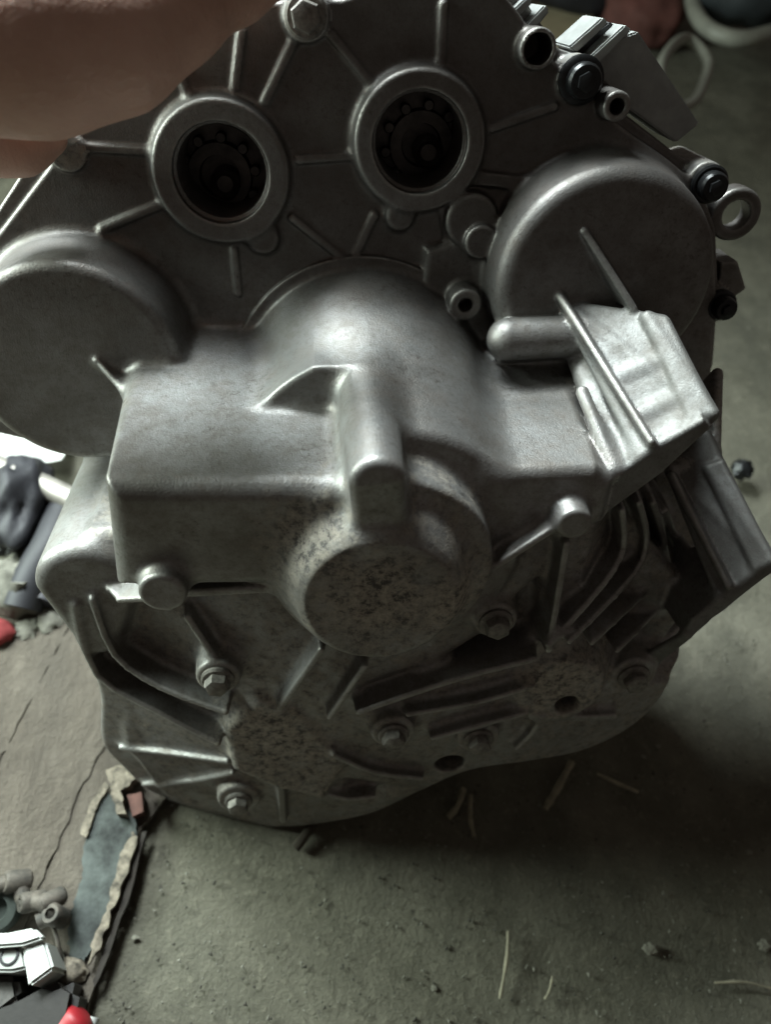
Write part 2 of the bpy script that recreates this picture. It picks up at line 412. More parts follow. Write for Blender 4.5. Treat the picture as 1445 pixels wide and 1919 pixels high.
class Pl:                                       # a plane in gearbox axes through three points; on(px, off) drops picture points on it
    def __init__(s, a, b, c):
        s.p = np.array(a); n = np.cross(np.array(b)-s.p, np.array(c)-s.p); n /= np.linalg.norm(n)
        if n @ (np.array([0, 0, DC])-s.p) < 0: n = -n
        s.n = n
    def on(s, x, y, off=0.0):
        d = ray_l(x, y); o = np.array([0, 0, DC]); return o+d*(((s.p+s.n*off-o) @ s.n)/(d @ s.n))
def fin(pl, px, h, th=.0045):
    g = gid('fin')
    a, b = pl.on(*px[0], h), pl.on(*px[1], h); quad(g, a, b, b-pl.n*(h+.004), a-pl.n*(h+.004), th, .003)
g = gid('mount_bracket')
pl = Pl(P3(1058, 570, .036), P3(1322, 775, .128), P3(1195, 850, .133))
quad(g, pl.on(1062, 575), pl.on(1242, 602), pl.on(1326, 778), pl.on(1200, 850), .008)
poly(g, pts_at(.138, (1128, 966), (1158, 884), (1222, 838), (1318, 783), (1334, 798), (1240, 885)), .03, .140, .0025, .006, draft=.10)
fin(pl, ((1046, 548), (1222, 828)), .011)
rib(gid('fin'), [P3(1098, 436, .045), P3(1190, 580, .064)], .022, .004, .003)
quad(gid('bracket_flange'), pl.on(1214, 596, .004), pl.on(1246, 604, .004), pl.on(1334, 775, .004), pl.on(1300, 782, .004), .007)
capsule(gid('ridge'), pl.on(1172, 706, -.001), pl.on(1232, 682, -.001), .0050, .0050, .006)
capsule(gid('ridge'), pl.on(1212, 778, -.001), pl.on(1290, 742, -.001), .005, .005, .006)
quad(g, P3(1070, 640, .040), P3(1105, 640, .055), P3(1212, 838, .128), P3(1152, 878, .132), .012)
capsule(gid('fin'), P3(1092, 735, .093), P3(1152, 880, .136), .004, .004, .006)
g = gid('mount_bracket')
pl = Pl(P3(1262, 890, .070), P3(1440, 1060, .136), P3(1350, 1118, .136))
quad(g, pl.on(1258, 885), pl.on(1325, 815), pl.on(1440, 1060), pl.on(1352, 1118), .007)
poly(g, pts_at(.138, (1282, 1194), (1296, 1160), (1362, 1108), (1438, 1050), (1446, 1066), (1360, 1140)), .09, .140, .0025, .005, draft=.05)
quad(g, P3(1272, 1010, .075), P3(1300, 1060, .10), P3(1350, 1118, .136), P3(1285, 1180, .136), .006)
quad(g, P3(1288, 1188, .138), P3(1320, 1160, .136), P3(1230, 1235, .120), P3(1210, 1230, .118), .006)
fin(pl, ((1260, 892), (1366, 1098)), .010)
quad(gid('bracket_flange'), pl.on(1330, 880, .004), pl.on(1352, 870, .004), pl.on(1446, 1050, .004), pl.on(1418, 1062, .004), .006)
quad(g_body, P3(1225, 870, .035), P3(1310, 840, .035), P3(1345, 1020, .050), P3(1262, 1075, .055), .012)
quad(g_body, P3(1290, 760, .02), P3(1345, 700, .02), P3(1340, 850, .07), P3(1260, 880, .07), .008)
# --- bosses on the bell
def boss(x, y, rpx, h, name='boss', base=.04, k=.006, draft=.12):
    p = onbell(x, y, h); r = rpx*MPP(x, y, p[2]); cyl(gid(name), p[:2], r, p[2]-base, p[2], .0025, k, draft=draft); return p
boss(303, 1114, 44, .048, 'boss', .05)
rib(gid('fin'), [P3(180, 1020, .105), P3(203, 1108, .132), P3(222, 1128, .142), P3(268, 1126, .150)], .05, .004)
boss(1078, 985, 33, .026, 'boss', .05)
# hubs
g = gid('rib_hub')
hp = [onbell(x, y, .009) for x, y in ((424, 1362), (482, 1322), (560, 1352), (645, 1440), (605, 1492), (520, 1472), (440, 1430))]
poly(g, [p[:2] for p in hp], .09, float(np.mean([p[2] for p in hp])), .004, .008, draft=.3)
g = gid('rib_hub')
p = onbell(1052, 1295, .0075); cyl(g, p[:2], .030, .09, p[2], .004, .012, draft=.4)
p = onbell(980, 1390, .0); 
cyl(None, onbell(1057, 1303)[:2], .0085, .10, .2, .001, .003, op='sub')
# pockets and holes
for pp, dep in (([(846, 1232), (905, 1195), (990, 1185), (972, 1232), (856, 1270)], .030), ([(690, 1290), (770, 1262), (842, 1272), (700, 1322)], .012), ([(955, 1135), (1012, 1090), (1018, 1170), (985, 1190)], .022), ([(650, 1465), (740, 1478), (700, 1500), (655, 1492)], .006)):
    q = [onbell(x, y) for x, y in pp]; w = float(np.mean([a[2] for a in q]))
    poly(None, [a[:2] for a in q], w-dep*.6, w+.03, .006, .010, op='sub')
cyl(None, onbell(843, 1432)[:2], .0115, .05, .2, .001, .002, op='sub')
# ribs over the bell
for path, h, th in (
    ([(172, 1128), (213, 1230), (300, 1292), (422, 1338)], .020, .0042), ([(140, 1138), (180, 1268), (300, 1340), (408, 1396)], .020, .0042),
    ([(225, 1405), (330, 1418), (425, 1432)], .006, .0034), ([(268, 1474), (360, 1468), (435, 1452)], .006, .0034),
    ([(350, 1114), (550, 1104)], .020, .0055), ([(350, 1160), (397, 1230)], .013, .0045),
    ([(602, 1222), (524, 1332)], .0145, .0042), ([(684, 1252), (618, 1348)], .0145, .0038),
    ([(1003, 1238), (850, 1278), (672, 1338)], .0145, .0042), ([(1000, 1288), (900, 1318), (765, 1342)], .011, .0038), ([(985, 1340), (900, 1362), (812, 1386)], .010, .0038),
    ([(1064, 1022), (1030, 1222)], .016, .0042), ([(1045, 990), (912, 1076)], .020, .0042),
    ([(625, 1418), (700, 1450), (790, 1462)], .009, .0038), ([(600, 1488), (650, 1500), (700, 1495)], .008, .0038), ([(525, 1470), (530, 1540)], .008, .006),
    ([(1168, 960), (1170, 1030), (1135, 1095), (1030, 1212)], .020, .0042), ([(1200, 945), (1214, 1010), (1190, 1080), (1070, 1205)], .025, .0042),
    ([(1226, 945), (1248, 1020), (1236, 1085), (1112, 1208)], .026, .0042), ([(1250, 960), (1276, 1040), (1268, 1105), (1160, 1222)], .026, .0042), ([(1272, 1180), (1240, 1212), (1205, 1232)], .011, .0042),
    ([(970, 1405), (1000, 1375), (1015, 1345)], .009, .0038), ([(1000, 1345), (1090, 1348), (1150, 1345)], .008, .006)):
    cr = [onbell(x, y, h) for x, y in path]
    if len(cr) > 2: cr = [np.array(q) for q in catmull(cr, 3)]
    rib(gid('rib'), cr, .035, th, .005)
# bolt seats
BOLTS = [(408, 1272, .016, 27), (447, 1500, .010, 26), (737, 1375, .011, 27), (930, 1165, .006, 27), (1188, 1268, .010, 30), (897, 1385, .009, 26)]
seats = []
for x, y, h, r in BOLTS: seats.append(boss(x, y, r+14, h, 'bolt_seat', .035, .006))
# open bosses, lugs along the plate's rim
RIMB = []
g = gid('threaded_boss'); p = P(1010, 92, .012); cyl(g, p, .0105, -.05, .012, .0015, .004); cyl(g, p, .0078, -.02, .03, .0004, 0, op='sub')
g = gid('bolt_seat'); p = P(1088, 150, .004); cyl(g, p, .0125, -.05, .004, .0015, .004)
g = gid('hollow_dowel'); p = P(1158, 200, .016); cyl(g, p, .0082, -.05, .016, .001, .003); cyl(g, p, .0042, -.02, .03, .0004, 0, op='sub')
g = gid('bolt_seat'); p = P(1325, 340, .000); cyl(g, p, .0115, -.055, .0, .0015, .004)
g = gid('bolt_seat'); p = P(1352, 575, -.004); cyl(g, p, .011, -.055, -.004, .0015, .004)
g = gid('bolt_seat'); p = P(573, 30, .006); cyl(g, p, .0125, -.05, .006, .0015, .004)
g = gid('bolt_seat'); p = P(122, 285, .004); cyl(g, p, .011, -.05, .004, .0015, .004)
g = gid('lifting_eye'); p = P(1372, 398, -.03); cyl(g, p, .0175, -.038, -.022, .003, .003); cyl(g, p, .0095, -.06, .0, .001, .001, op='sub')
g = gid('square_lug'); poly(g, pts_at(-.02, (1350, 490), (1382, 488), (1398, 540), (1370, 560), (1345, 555)), -.05, -.018, .0015, .003)
D = np.maximum(D, (.0015-(CAMH+gy[None, :, None]*math.cos(LEAN)+(gz[None, None, :]-DC)*math.sin(LEAN))).astype(np.float32))   # it rests on the floor
print('field', round(time.time()-T0, 1))

# ------------------------------------------------------------------ polygonise (surface nets)
def nets():
    s = (D < 0)
    c = np.zeros((NX-1, NY-1, NZ-1), np.uint8)
    for i in (0, 1):
        for j in (0, 1):
            for k in (0, 1): c += s[i:NX-1+i, j:NY-1+j, k:NZ-1+k]
    act = np.argwhere((c > 0) & (c < 8)); n = len(act)
    idx = np.full(c.shape, -1, np.int32); idx[tuple(act.T)] = np.arange(n)
    I, J, K = act.T
    cor = {(i, j, k): D[I+i, J+j, K+k].astype(np.float64) for i in (0, 1) for j in (0, 1) for k in (0, 1)}
    pos = np.zeros((n, 3)); cnt = np.zeros(n)
    keys = list(cor)
    for a in keys:
        for ax in range(3):
            if a[ax]: continue
            b = list(a); b[ax] = 1; b = tuple(b); da, db = cor[a], cor[b]
            m = (da < 0) != (db < 0); t = np.where(m, da/np.where(m, da-db, 1), 0)
            q = np.tile(np.array(a, float), (n, 1)); q[:, ax] += t
            pos[m] += q[m]; cnt[m] += 1
    pos /= cnt[:, None]
    nor = np.zeros((n, 3))
    for a in keys:
        for ax in range(3):
            if a[ax]: continue
            b = list(a); b[ax] = 1; nor[:, ax] += cor[tuple(b)]-cor[a]
    nor /= np.linalg.norm(nor, axis=1)[:, None]+1e-9
    ids = ID[I, J, K]
    V = (act+pos)*VOX+LO
    F = []
    for ax in range(3):
        o1, o2 = (ax+1) % 3, (ax+2) % 3
        sl0 = [slice(None)]*3; sl1 = [slice(None)]*3; sl0[ax] = slice(0, -1); sl1[ax] = slice(1, None)
        e = np.argwhere(s[tuple(sl0)] != s[tuple(sl1)])
        ok = (e[:, o1] > 0) & (e[:, o2] > 0) & (e[:, o1] < np.array(c.shape)[o1]) & (e[:, o2] < np.array(c.shape)[o2]); e = e[ok]
        flip = s[tuple(e.T)]
        def at(d1, d2):
            q = e.copy(); q[:, o1] -= d1; q[:, o2] -= d2; return idx[tuple(q.T)]
        f = np.stack([at(1, 1), at(0, 1), at(0, 0), at(1, 0)], 1)
        f[~flip] = f[~flip][:, ::-1]
        F.append(f[(f >= 0).all(1)])
    return V, np.concatenate(F), nor, ids
VV, FF, NN, II = nets()
print('nets', len(VV), len(FF), round(time.time()-T0, 1))
gearbox = empty('gearbox'); 
gearbox.matrix_world = Matrix.Translation(l2w(BASE)) @ Matrix([[*L2W[0], 0], [*L2W[1], 0], [*L2W[2], 0], [0, 0, 0, 1]])
tag(gearbox, 'grimy cast aluminium car gearbox with two open bearing bores, leaning on the floor', 'gearbox')
zmin = min(l2w(v).z for v in VV[::7]); print('lowest z', zmin)
fid = II[FF[:, 0]]
def mesh_fast(name, V, F, Nn, mat, parent):
    me = bpy.data.meshes.new(name); me.vertices.add(len(V)); me.vertices.foreach_set('co', V.astype(np.float32).ravel())
    me.loops.add(len(F)*4); me.loops.foreach_set('vertex_index', F.astype(np.int32).ravel())
    me.polygons.add(len(F)); me.polygons.foreach_set('loop_start', np.arange(len(F), dtype=np.int32)*4)
    me.update(calc_edges=True); me.validate()
    me.polygons.foreach_set('use_smooth', [True]*len(me.polygons)); me.materials.append(mat)
    me.normals_split_custom_set_from_vertices(Nn.astype(np.float32).tolist())
    o = bpy.data.objects.new(name, me); COL.objects.link(o); o.parent = parent; return o
PARTS = {}
for gnum, name in enumerate(GROUPS):
    f = FF[fid == gnum]
    if len(f) < 12: continue
    used, inv = np.unique(f, return_inverse=True)
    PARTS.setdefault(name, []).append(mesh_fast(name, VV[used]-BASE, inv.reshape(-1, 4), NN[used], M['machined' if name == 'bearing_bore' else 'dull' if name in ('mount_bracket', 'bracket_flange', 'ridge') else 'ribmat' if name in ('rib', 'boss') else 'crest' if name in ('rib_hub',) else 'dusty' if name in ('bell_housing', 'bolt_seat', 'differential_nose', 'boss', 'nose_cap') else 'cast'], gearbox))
print('parts', round(time.time()-T0, 1))
del D, ID

# ------------------------------------------------------------------ bolts (parts of the gearbox)
NAX = (0, 0, 1)
def bolt(p, r, h, mat, wash=True, rot=0.3, hexa=True):
    p = np.array(p)-BASE; bm = bmesh.new()
    lathe(bm, p, NAX, [(r, -.004), (r, h*.82), (r*.88, h), (r*.8, h+.0003)], 6 if hexa else 20, rot)
    b = from_bm('bolt', bm, mat, gearbox, True, 30)
    if wash:
        bm = bmesh.new(); lathe(bm, p, NAX, [(r*1.32, -.003), (r*1.32, .0012), (r*1.18, .0024), (r*.7, .0027)], 24)
        w = from_bm('washer', bm, mat, b, True, 40)
    return b
for (x, y, h, r), s in zip(BOLTS, seats):
    bolt(s+np.array([0, 0, .0005]), .0082 if r < 30 else .009, .0085, M['steel'], True, random.random())
for x, y, w, r, h in ((1090, 150, .006, .0098, .010), (1330, 345, .002, .0088, .010), (1352, 572, -.002, .0080, .010), (573, 30, .008, .0085, .008)):
    bolt(P3(x, y, w), r, h, M['black_bolt'] if x > 700 else M['steel'], True, .2, x < 700)
    if x > 700:
        bm = bmesh.new(); lathe(bm, P3(x, y, w)-BASE, NAX, [(r*.55, h-.002), (r*.55, h+.003), (r*.3, h+.004)], 6)
        from_bm('bolt_tip', bm, M['black_bolt'], gearbox, True, 30)
# bearing shafts and rollers inside the bores
for (x, y) in ((413, 327), (788, 269)):
    p = P3(x, y, -.042)-BASE
    bm = bmesh.new(); lathe(bm, p+np.array([0, 0, -.004]), NAX, [(.030, 0), (.030, .004), (.021, .004), (.020, .010), (.013, .010), (.012, .004), (.004, .004)], 32)
    race = from_bm('inner_race', bm, M['bore'], gearbox)
    for k in range(10):
        a = k*.628+.2; bm = bmesh.new(); q = p+np.array([.0235*math.cos(a), .0235*math.sin(a), .004])
        lathe(bm, q, NAX, [(.003, -.004), (.0036, .004), (.0028, .0055)], 10); from_bm('roller', bm, M['bore'], race)
    bm = bmesh.new(); lathe(bm, p+np.array([.004, -.003, 0]), NAX, [(.0095, 0), (.0095, .015), (.0075, .017), (.005, .013)], 20); from_bm('shaft_end', bm, M['bore'], gearbox)

# ------------------------------------------------------------------ floor
def floor_mat():
    t = NT('dusty_concrete_floor')
    big = t.noise(2.2, 5, .6); med = t.noise(16, 7, .72); fine = t.noise(140, 6, .75)
    c = t.ramp(big, (.3, (.135, .128, .095)), (.7, (.20, .19, .145)))
    c = t.mix(t.ramp(med, (.36, .0), (.70, .85)), c, (.075, .071, .050))
    c = t.mix(t.ramp(fine, (.55, 0.0), (.72, .75)), c, (.25, .235, .175))
    c = t.mix(t.ramp(t.noise(5.5, 8, .72), (.48, 0.0), (.66, .6)), c, (.065, .064, .048))
    c = t.mix(t.ramp(t.noise(210, 4, .6), (.28, .8), (.38, 0.0)), c, (.045, .042, .034))
    t.set(Base_Color=c, Roughness=.9)
    t.bump(t.math('ADD', fine, t.math('MULTIPLY', med, 1.5)), .8, .004)
    return t.m
bm = bmesh.new()
n = 120
for i in range(n+1):
    for j in range(n+1):
        x = -1.6+3.2*i/n; y = -.6+3.2*j/n
        z = .004*(mnoise.noise(Vector((x*5, y*5, 0)))-.2)+.0018*mnoise.noise(Vector((x*22, y*22, 3)))-.003
        bm.verts.new((x, y, z))
bm.verts.ensure_lookup_table()
for i in range(n):
    for j in range(n): bm.faces.new((bm.verts[i*(n+1)+j], bm.verts[(i+1)*(n+1)+j], bm.verts[(i+1)*(n+1)+j+1], bm.verts[i*(n+1)+j+1]))
tag(from_bm('floor', bm, floor_mat()), kind='structure', label='dusty grey concrete floor strewn with grit')
# ------------------------------------------------------------------ plastic sensor on the gearbox rim
def lpart(name, px, w0, w1, mat, parent, bev=.001):
    bm = bmesh.new(); prism(bm, [tuple(P(x, y, w1)-BASE[:2]) for x, y in px], w0-BASE[2], w1-BASE[2]); bevel(bm, bev)
    return from_bm(name, bm, mat, parent, True, 35)
sens = lpart('sensor', [(1098, 118), (1160, 72), (1196, 58), (1312, 232), (1268, 268), (1180, 205)], -.055, -.016, M['plastic'], gearbox)
sens['label'] = 'grey plastic sensor connector on the casing rim'
lpart('socket_wall', [(1066, 88), (1130, 32), (1142, 42), (1080, 100)], -.05, -.012, M['plastic'], sens)
lpart('socket_wall', [(1100, 112), (1172, 46), (1186, 56), (1116, 128)], -.05, -.008, M['plastic'], sens)
lpart('socket', [(1080, 92), (1142, 40), (1172, 60), (1110, 116)], -.055, -.025, M['dark_plastic'], sens)
lpart('clip', [(962, 18), (990, -8), (1000, 4), (974, 30)], -.05, -.004, M['plastic'], gearbox)
lpart('clip', [(984, 48), (1022, 8), (1032, 20), (998, 62)], -.05, -.002, M['plastic'], gearbox)

# ------------------------------------------------------------------ the hand holding the top corner
def skin_mat():
    t = NT('hand_skin'); f = t.noise(18, 5, .6)
    c = t.ramp(f, (.3, (.46, .27, .20)), (.7, (.62, .39, .31)))
    t.set(Base_Color=c, Roughness=.55, Subsurface_Weight=.25, Subsurface_Radius=(.012, .005, .003), Subsurface_Scale=.6)
    t.bump(t.math('ADD', t.noise(260, 4, .6), t.math('MULTIPLY', t.noise(70, 4, .6), 2.0)), .5, .0012); return t.m
def remap(lo, hi, vox):
    global LO, HI, VOX, NX, NY, NZ, D, ID, gx, gy, gz
    LO = np.array(lo); HI = np.array(hi); VOX = vox; NX, NY, NZ = (np.ceil((HI-LO)/VOX).astype(int)+1)
    D = np.full((NX, NY, NZ), 1.0, np.float32); ID = np.zeros((NX, NY, NZ), np.uint8)
    gx = (LO[0]+VOX*np.arange(NX)).astype(np.float32); gy = (LO[1]+VOX*np.arange(NY)).astype(np.float32); gz = (LO[2]+VOX*np.arange(NZ)).astype(np.float32)
remap((-.50, -.28, -.09), (.02, .16, .26), .0022)
def chain(pts, rad, k):
    pts = [np.array(p) for p in pts]
    for i in range(len(pts)-1): capsule(0, pts[i], pts[i+1], rad[i], rad[i+1], k)
chain([P3(-900, 420, .20), P3(-420, 160, .14), P3(-150, 80, .105)], [.036, .029, .033], .02)          # forearm and wrist
chain([P3(-150, 80, .105), P3(60, 78, .095), P3(210, 66, .088)], [.031, .0345, .0300], .02)              # palm and ball of the thumb
chain([P3(210, 66, .088), P3(325, 22, .074), P3(440, -22, .055), P3(540, -66, .036)], [.0290, .0205, .0130, .0112], .012)
chain([P3(-150, 120, .08), P3(-120, 215, .050), P3(-40, 268, .028), P3(40, 274, .020), P3(98, 258, .014)], [.026, .0170, .0138, .0118, .0078], .016)
chain([P3(20, -20, .08), P3(120, -150, .05), P3(225, -165, .005), P3(240, -120, -.045)], [.026, .0125, .0105, .0085], .008)
chain([P3(-60, -20, .08), P3(20, -160, .05), P3(110, -185, .0), P3(135, -120, -.05)], [.026, .0125, .0105, .0085], .008)
chain([P3(-120, 0, .08), P3(-80, -140, .05), P3(-10, -175, .0), P3(20, -120, -.05)], [.024, .0115, .0095, .0080], .008)
hv, hf, hn, _ = nets()
hb = np.array([P3(-150, 95, .105)])[0]
hand = mesh_fast('hand', np.array([L2W @ (v-hb) for v in hv]), hf, hn @ L2W.T, skin_mat(), None)
hand.location = l2w(hb)
tag(hand, 'bare brown hand gripping the upper left edge of the gearbox', 'hand')
del D, ID

# ------------------------------------------------------------------ things lying round the gearbox
def lump(name, c, r, mat, sq=(1, 1, 1), amp=.25, fr=2.0, seed=0, sub=4):
    bm = bmesh.new(); bmesh.ops.create_icosphere(bm, subdivisions=sub, radius=1)
    for v in bm.verts:
        q = v.co*fr+Vector((seed*7.1, seed*3.3, 0)); d = 1+amp*mnoise.noise(q)+amp*.5*mnoise.noise(q*2.3)
        v.co = Vector((v.co.x*r*sq[0]*d, v.co.y*r*sq[1]*d, max(-r*sq[2]*.9, v.co.z*r*sq[2]*d)))
    o = from_bm(name, bm, mat, None, True, 60); o.location = c; return o
def slab(name, px, z0, th, mat, jag=0.0, parent=None, n=4, seed=1, bulge=0.0):       # flat scrap whose outline follows floor points
    rr = random.Random(seed); pts = [G(x, y, z0) for x, y in px]; out = []
    for i, p in enumerate(pts):
        q = pts[(i+1) % len(pts)]
        for k in range(n):
            t = k/n; e = p.lerp(q, t); q3 = Vector((e.x*90, e.y*90, seed)); q4 = q3*3.1; out.append((e.x+jag*(mnoise.noise(q3)+.8*mnoise.noise(q4)+rr.uniform(-.3, .3)), e.y+jag*(mnoise.noise(q3+Vector((9, 0, 0)))+.8*mnoise.noise(q4+Vector((5, 0, 0))))))
    bm = bmesh.new(); prism(bm, out, z0, z0+th)
    bmesh.ops.triangulate(bm, faces=[f for f in bm.faces if len(f.verts) > 4])
    o = from_bm(name, bm, mat, parent, True, 30); return o
# old board the gearbox partly overlaps
def wood_mat():
    t = NT('weathered_board'); mp = t.n('ShaderNodeMapping'); mp.inputs['Scale'].default_value = (3.2, 1.0, 2); mp.inputs['Rotation'].default_value = (0, 0, R(-28)); t.l(t.co(), mp.inputs[0])
    f = t.noise(9, 9, .72, mp.outputs[0]); g2 = t.noise(60, 7, .75); cr = t.noise(3.2, 4, .6, mp.outputs[0])
    c = t.ramp(f, (.28, (.050, .041, .032)), (.5, (.110, .093, .073)), (.72, (.165, .142, .115)))
    c = t.mix(t.ramp(g2, (.45, 0.0), (.75, .6)), c, (.08, .068, .052))
    c = t.mix(t.ramp(cr, (.35, .7), (.55, .0)), c, (.07, .06, .048)); t.set(Base_Color=c, Roughness=.92)
    t.bump(t.math('ADD', f, g2), .9, .006); return t.m
MW = wood_mat()
bd = empty('wooden_board', G(120, 1500)); under_board = [(-150, 1340), (35, 1150), (150, 1090), (296, 1106), (322, 1480), (258, 1558), (224, 1680), (186, 1800), (146, 1950), (-150, 1980)]; tag(bd, 'worn brown boards with dark gaps lying under the torn blue-green strip', 'board')
def under(o, root): o.parent = root; o.matrix_parent_inverse = Matrix.Translation(-root.location); return o
for i, (pp, z) in enumerate((([(-160, 1330), (30, 1140), (141, 1083), (135, 1171), (67, 1304), (-23, 1482), (-160, 1656)], .0015), ([(142, 1080), (305, 1106), (257, 1294), (157, 1473), (69, 1682), (-22, 1955), (-160, 1990), (-160, 1660), (-22, 1482), (68, 1305), (136, 1172)], .0030), ([(306, 1110), (330, 1480), (262, 1560), (228, 1680), (190, 1800), (150, 1960), (-20, 1960), (70, 1682), (158, 1474), (258, 1295)], .0015))):
    under(slab('plank', pp, z, .006, MW, .0022, n=12, seed=50+i), bd)
under(slab('backing_board', under_board, .0005, .0052, MW, .0, n=2, seed=60), bd)
MB_ = simple('torn_bluegreen_paint', (.045, .052, .048), .85, 0, .9, 45, .9)
MP_ = simple('pale_torn_wood', (.16, .138, .105), .9, 0, .8, 130, .9)
st = empty('torn_strip', G(190, 1650)); tag(st, 'torn dark blue-green painted strip with pale splintered edges', 'scrap')
under(slab('strip_sheet', [(188, 1478), (225, 1500), (250, 1530), (262, 1570), (228, 1620), (212, 1690), (190, 1760), (160, 1800), (128, 1800), (132, 1740), (150, 1660), (160, 1580)], .008, .004, MB_, .0022, n=8, seed=3), st)
under(slab('splinter', [(228, 1600), (250, 1560), (262, 1570), (215, 1700), (190, 1775), (168, 1810), (175, 1770), (205, 1690)], .0125, .004, MP_, .0018, n=8, seed=4), st)
under(slab('splinter', [(150, 1560), (175, 1500), (200, 1468), (206, 1476), (180, 1520), (162, 1570)], .0125, .003, MP_, .0015, n=8, seed=5), st)
under(slab('splinter', [(205, 1448), (250, 1440), (262, 1460), (232, 1490), (240, 1530), (222, 1530), (212, 1490)], .0125, .012, MP_, .0018, n=8, seed=6), st)
MR = simple('rusty_red_flake', (.09, .04, .03), .8, 0, .5, 60, .5)
tag(slab('rusty_flake', [(246, 1495), (268, 1492), (272, 1525), (250, 1535)], .008, .012, MR, .002, n=2, seed=8), 'small reddish flake at the top of the torn strip', 'scrap')
# crack line beside the strip
tag(slab('bark_sliver', [(268, 1560), (275, 1560), (240, 1690), (205, 1790), (180, 1850), (176, 1840), (200, 1770), (232, 1680)], .008, .003, simple('dark_bark', (.03, .025, .02), .9, 0, .4, 60), .001, n=3, seed=9), 'thin dark sliver along the right edge of the torn strip', 'scrap')

# white perforated part, black block, knobbly casting, red can at the lower left
MWH = simple('white_painted_metal', (.52, .54, .51), .85, 0, .12, 30)
pb = empty('perforated_bracket', G(40, 1830)); tag(pb, 'white metal bracket with round holes at the lower left', 'bracket')
def world_prism(name, px, z, th, mat, root=None, bev=.002):
    bm = bmesh.new(); prism(bm, [tuple(G(x, y, z+th)[:2]) for x, y in px], z, z+th); bevel(bm, bev); o = from_bm(name, bm, mat, None, True, 35)
    return under(o, root) if root else o
world_prism('bracket_top', [(-90, 1752), (12, 1748), (62, 1738), (82, 1758), (40, 1772), (-90, 1782)], .05, .010, MWH, pb)
world_prism('side_plate', [(40, 1775), (84, 1762), (100, 1815), (52, 1850)], .008, .046, MWH, pb)
world_prism('face_plate', [(-90, 1778), (42, 1774), (50, 1815), (20, 1822), (-90, 1820)], .012, .040, simple('grey_white_metal', (.36, .37, .35), .85, 0, .15, 30), pb)
for (x, y, r) in ((16, 1790, .0052), (-30, 1790, .0052)):
    bm = bmesh.new(); lathe(bm, G(x, y, .0525), (0, 0, 1), [(r*1.3, -.004), (r*1.3, .0005), (r, .0008), (r*.9, -.003)], 20); under(from_bm('hole_rim', bm, M['dark_plastic']), pb)
tag(world_prism('black_block', [(20, 1880), (75, 1850), (118, 1832), (148, 1850), (120, 1990), (-60, 1990), (-40, 1900)], .004, .035, simple('black_greasy_metal', (.018, .016, .014), .5, .2, .4, 40), None, .006), 'black greasy block below the white bracket', 'block')
tag(world_prism('grey_block', [(-70, 1830), (30, 1828), (38, 1870), (0, 1900), (-70, 1920)], .004, .030, simple('mottled_grey_part', (.07, .066, .06), .6, .2, .7, 120), None, .004), 'mottled dark grey part with a hole under the white bracket', 'part')
kc = empty('knobbly_casting', G(50, 1700)); tag(kc, 'knobbly rusty brown casting with rounded ends above the white bracket', 'casting')
MK = simple('rusty_casting', (.085, .073, .06), .7, .3, .5, 90, .6, dark=(.03, .03, .026))
bm = bmesh.new(); tube_bm(bm, catmull([G(-80, 1700, .03), G(-10, 1662, .035), G(30, 1656, .03), G(48, 1690, .03), G(75, 1690, .035), G(95, 1712, .03), G(70, 1728, .03)], 5), .0062, 10); under(from_bm('arm', bm, MK), kc)
for i, (x, y, r) in enumerate(((26, 1652, .0085), (56, 1690, .0075), (92, 1688, .007), (102, 1716, .008))):
    bm = bmesh.new(); ax = (random.uniform(-1, 1), random.uniform(-.6, .2), .7); lathe(bm, G(x, y, .032), ax, [(r*.75, -.012), (r, -.010), (r, .006), (r*.8, .008), (r*.5, .008), (r*.45, .002)], 18)
    under(from_bm('stub', bm, MK), kc)
bm = bmesh.new(); lathe(bm, G(-2, 1702, .01), (.2, -.2, 1), [(.018, 0), (.018, .018), (.015, .022), (.009, .022), (.008, .016)], 24); under(from_bm('collar', bm, simple('green_casting', (.03, .038, .032), .6, .2, .4, 60)), kc)
can = empty('red_can', G(140, 1935, .03)); can.rotation_euler = (R(65), 0, R(-25)); tag(can, 'red and white can tip at the bottom left edge', 'can')
can.rotation_euler = (0, 0, 0)
tube_c = catmull([G(90, 1965, .028), G(128, 1930, .028), G(156, 1896, .03)], 6)
bm = bmesh.new(); tube_bm(bm, tube_c, [.0125]*(len(tube_c)-3)+[.012, .010, .006], 18); under(from_bm('can_body', bm, simple('red_paint', (.28, .012, .018), .5, 0, .2, 30, .0)), can)
tube_c = catmull([G(118, 1975, .02), G(160, 1930, .02), G(172, 1905, .02)], 5)
bm = bmesh.new(); tube_bm(bm, tube_c, .006, 12); under(from_bm('white_band', bm, MWH), can)
bm = bmesh.new(); tube_bm(bm, catmull([G(98, 1735, .03), G(106, 1760, .028), G(112, 1790, .022), G(118, 1820, .015)], 5), .0016, 8)
tag(from_bm('wire', bm, MK), 'short stiff wire standing beside the white bracket', 'wire')
tag(lump('pale_lump', G(124, 1822, .01), .012, MP_, (1.3, .8, .7), .25, 3, 4, 3), 'pale lump at the foot of the short wire', 'lump')

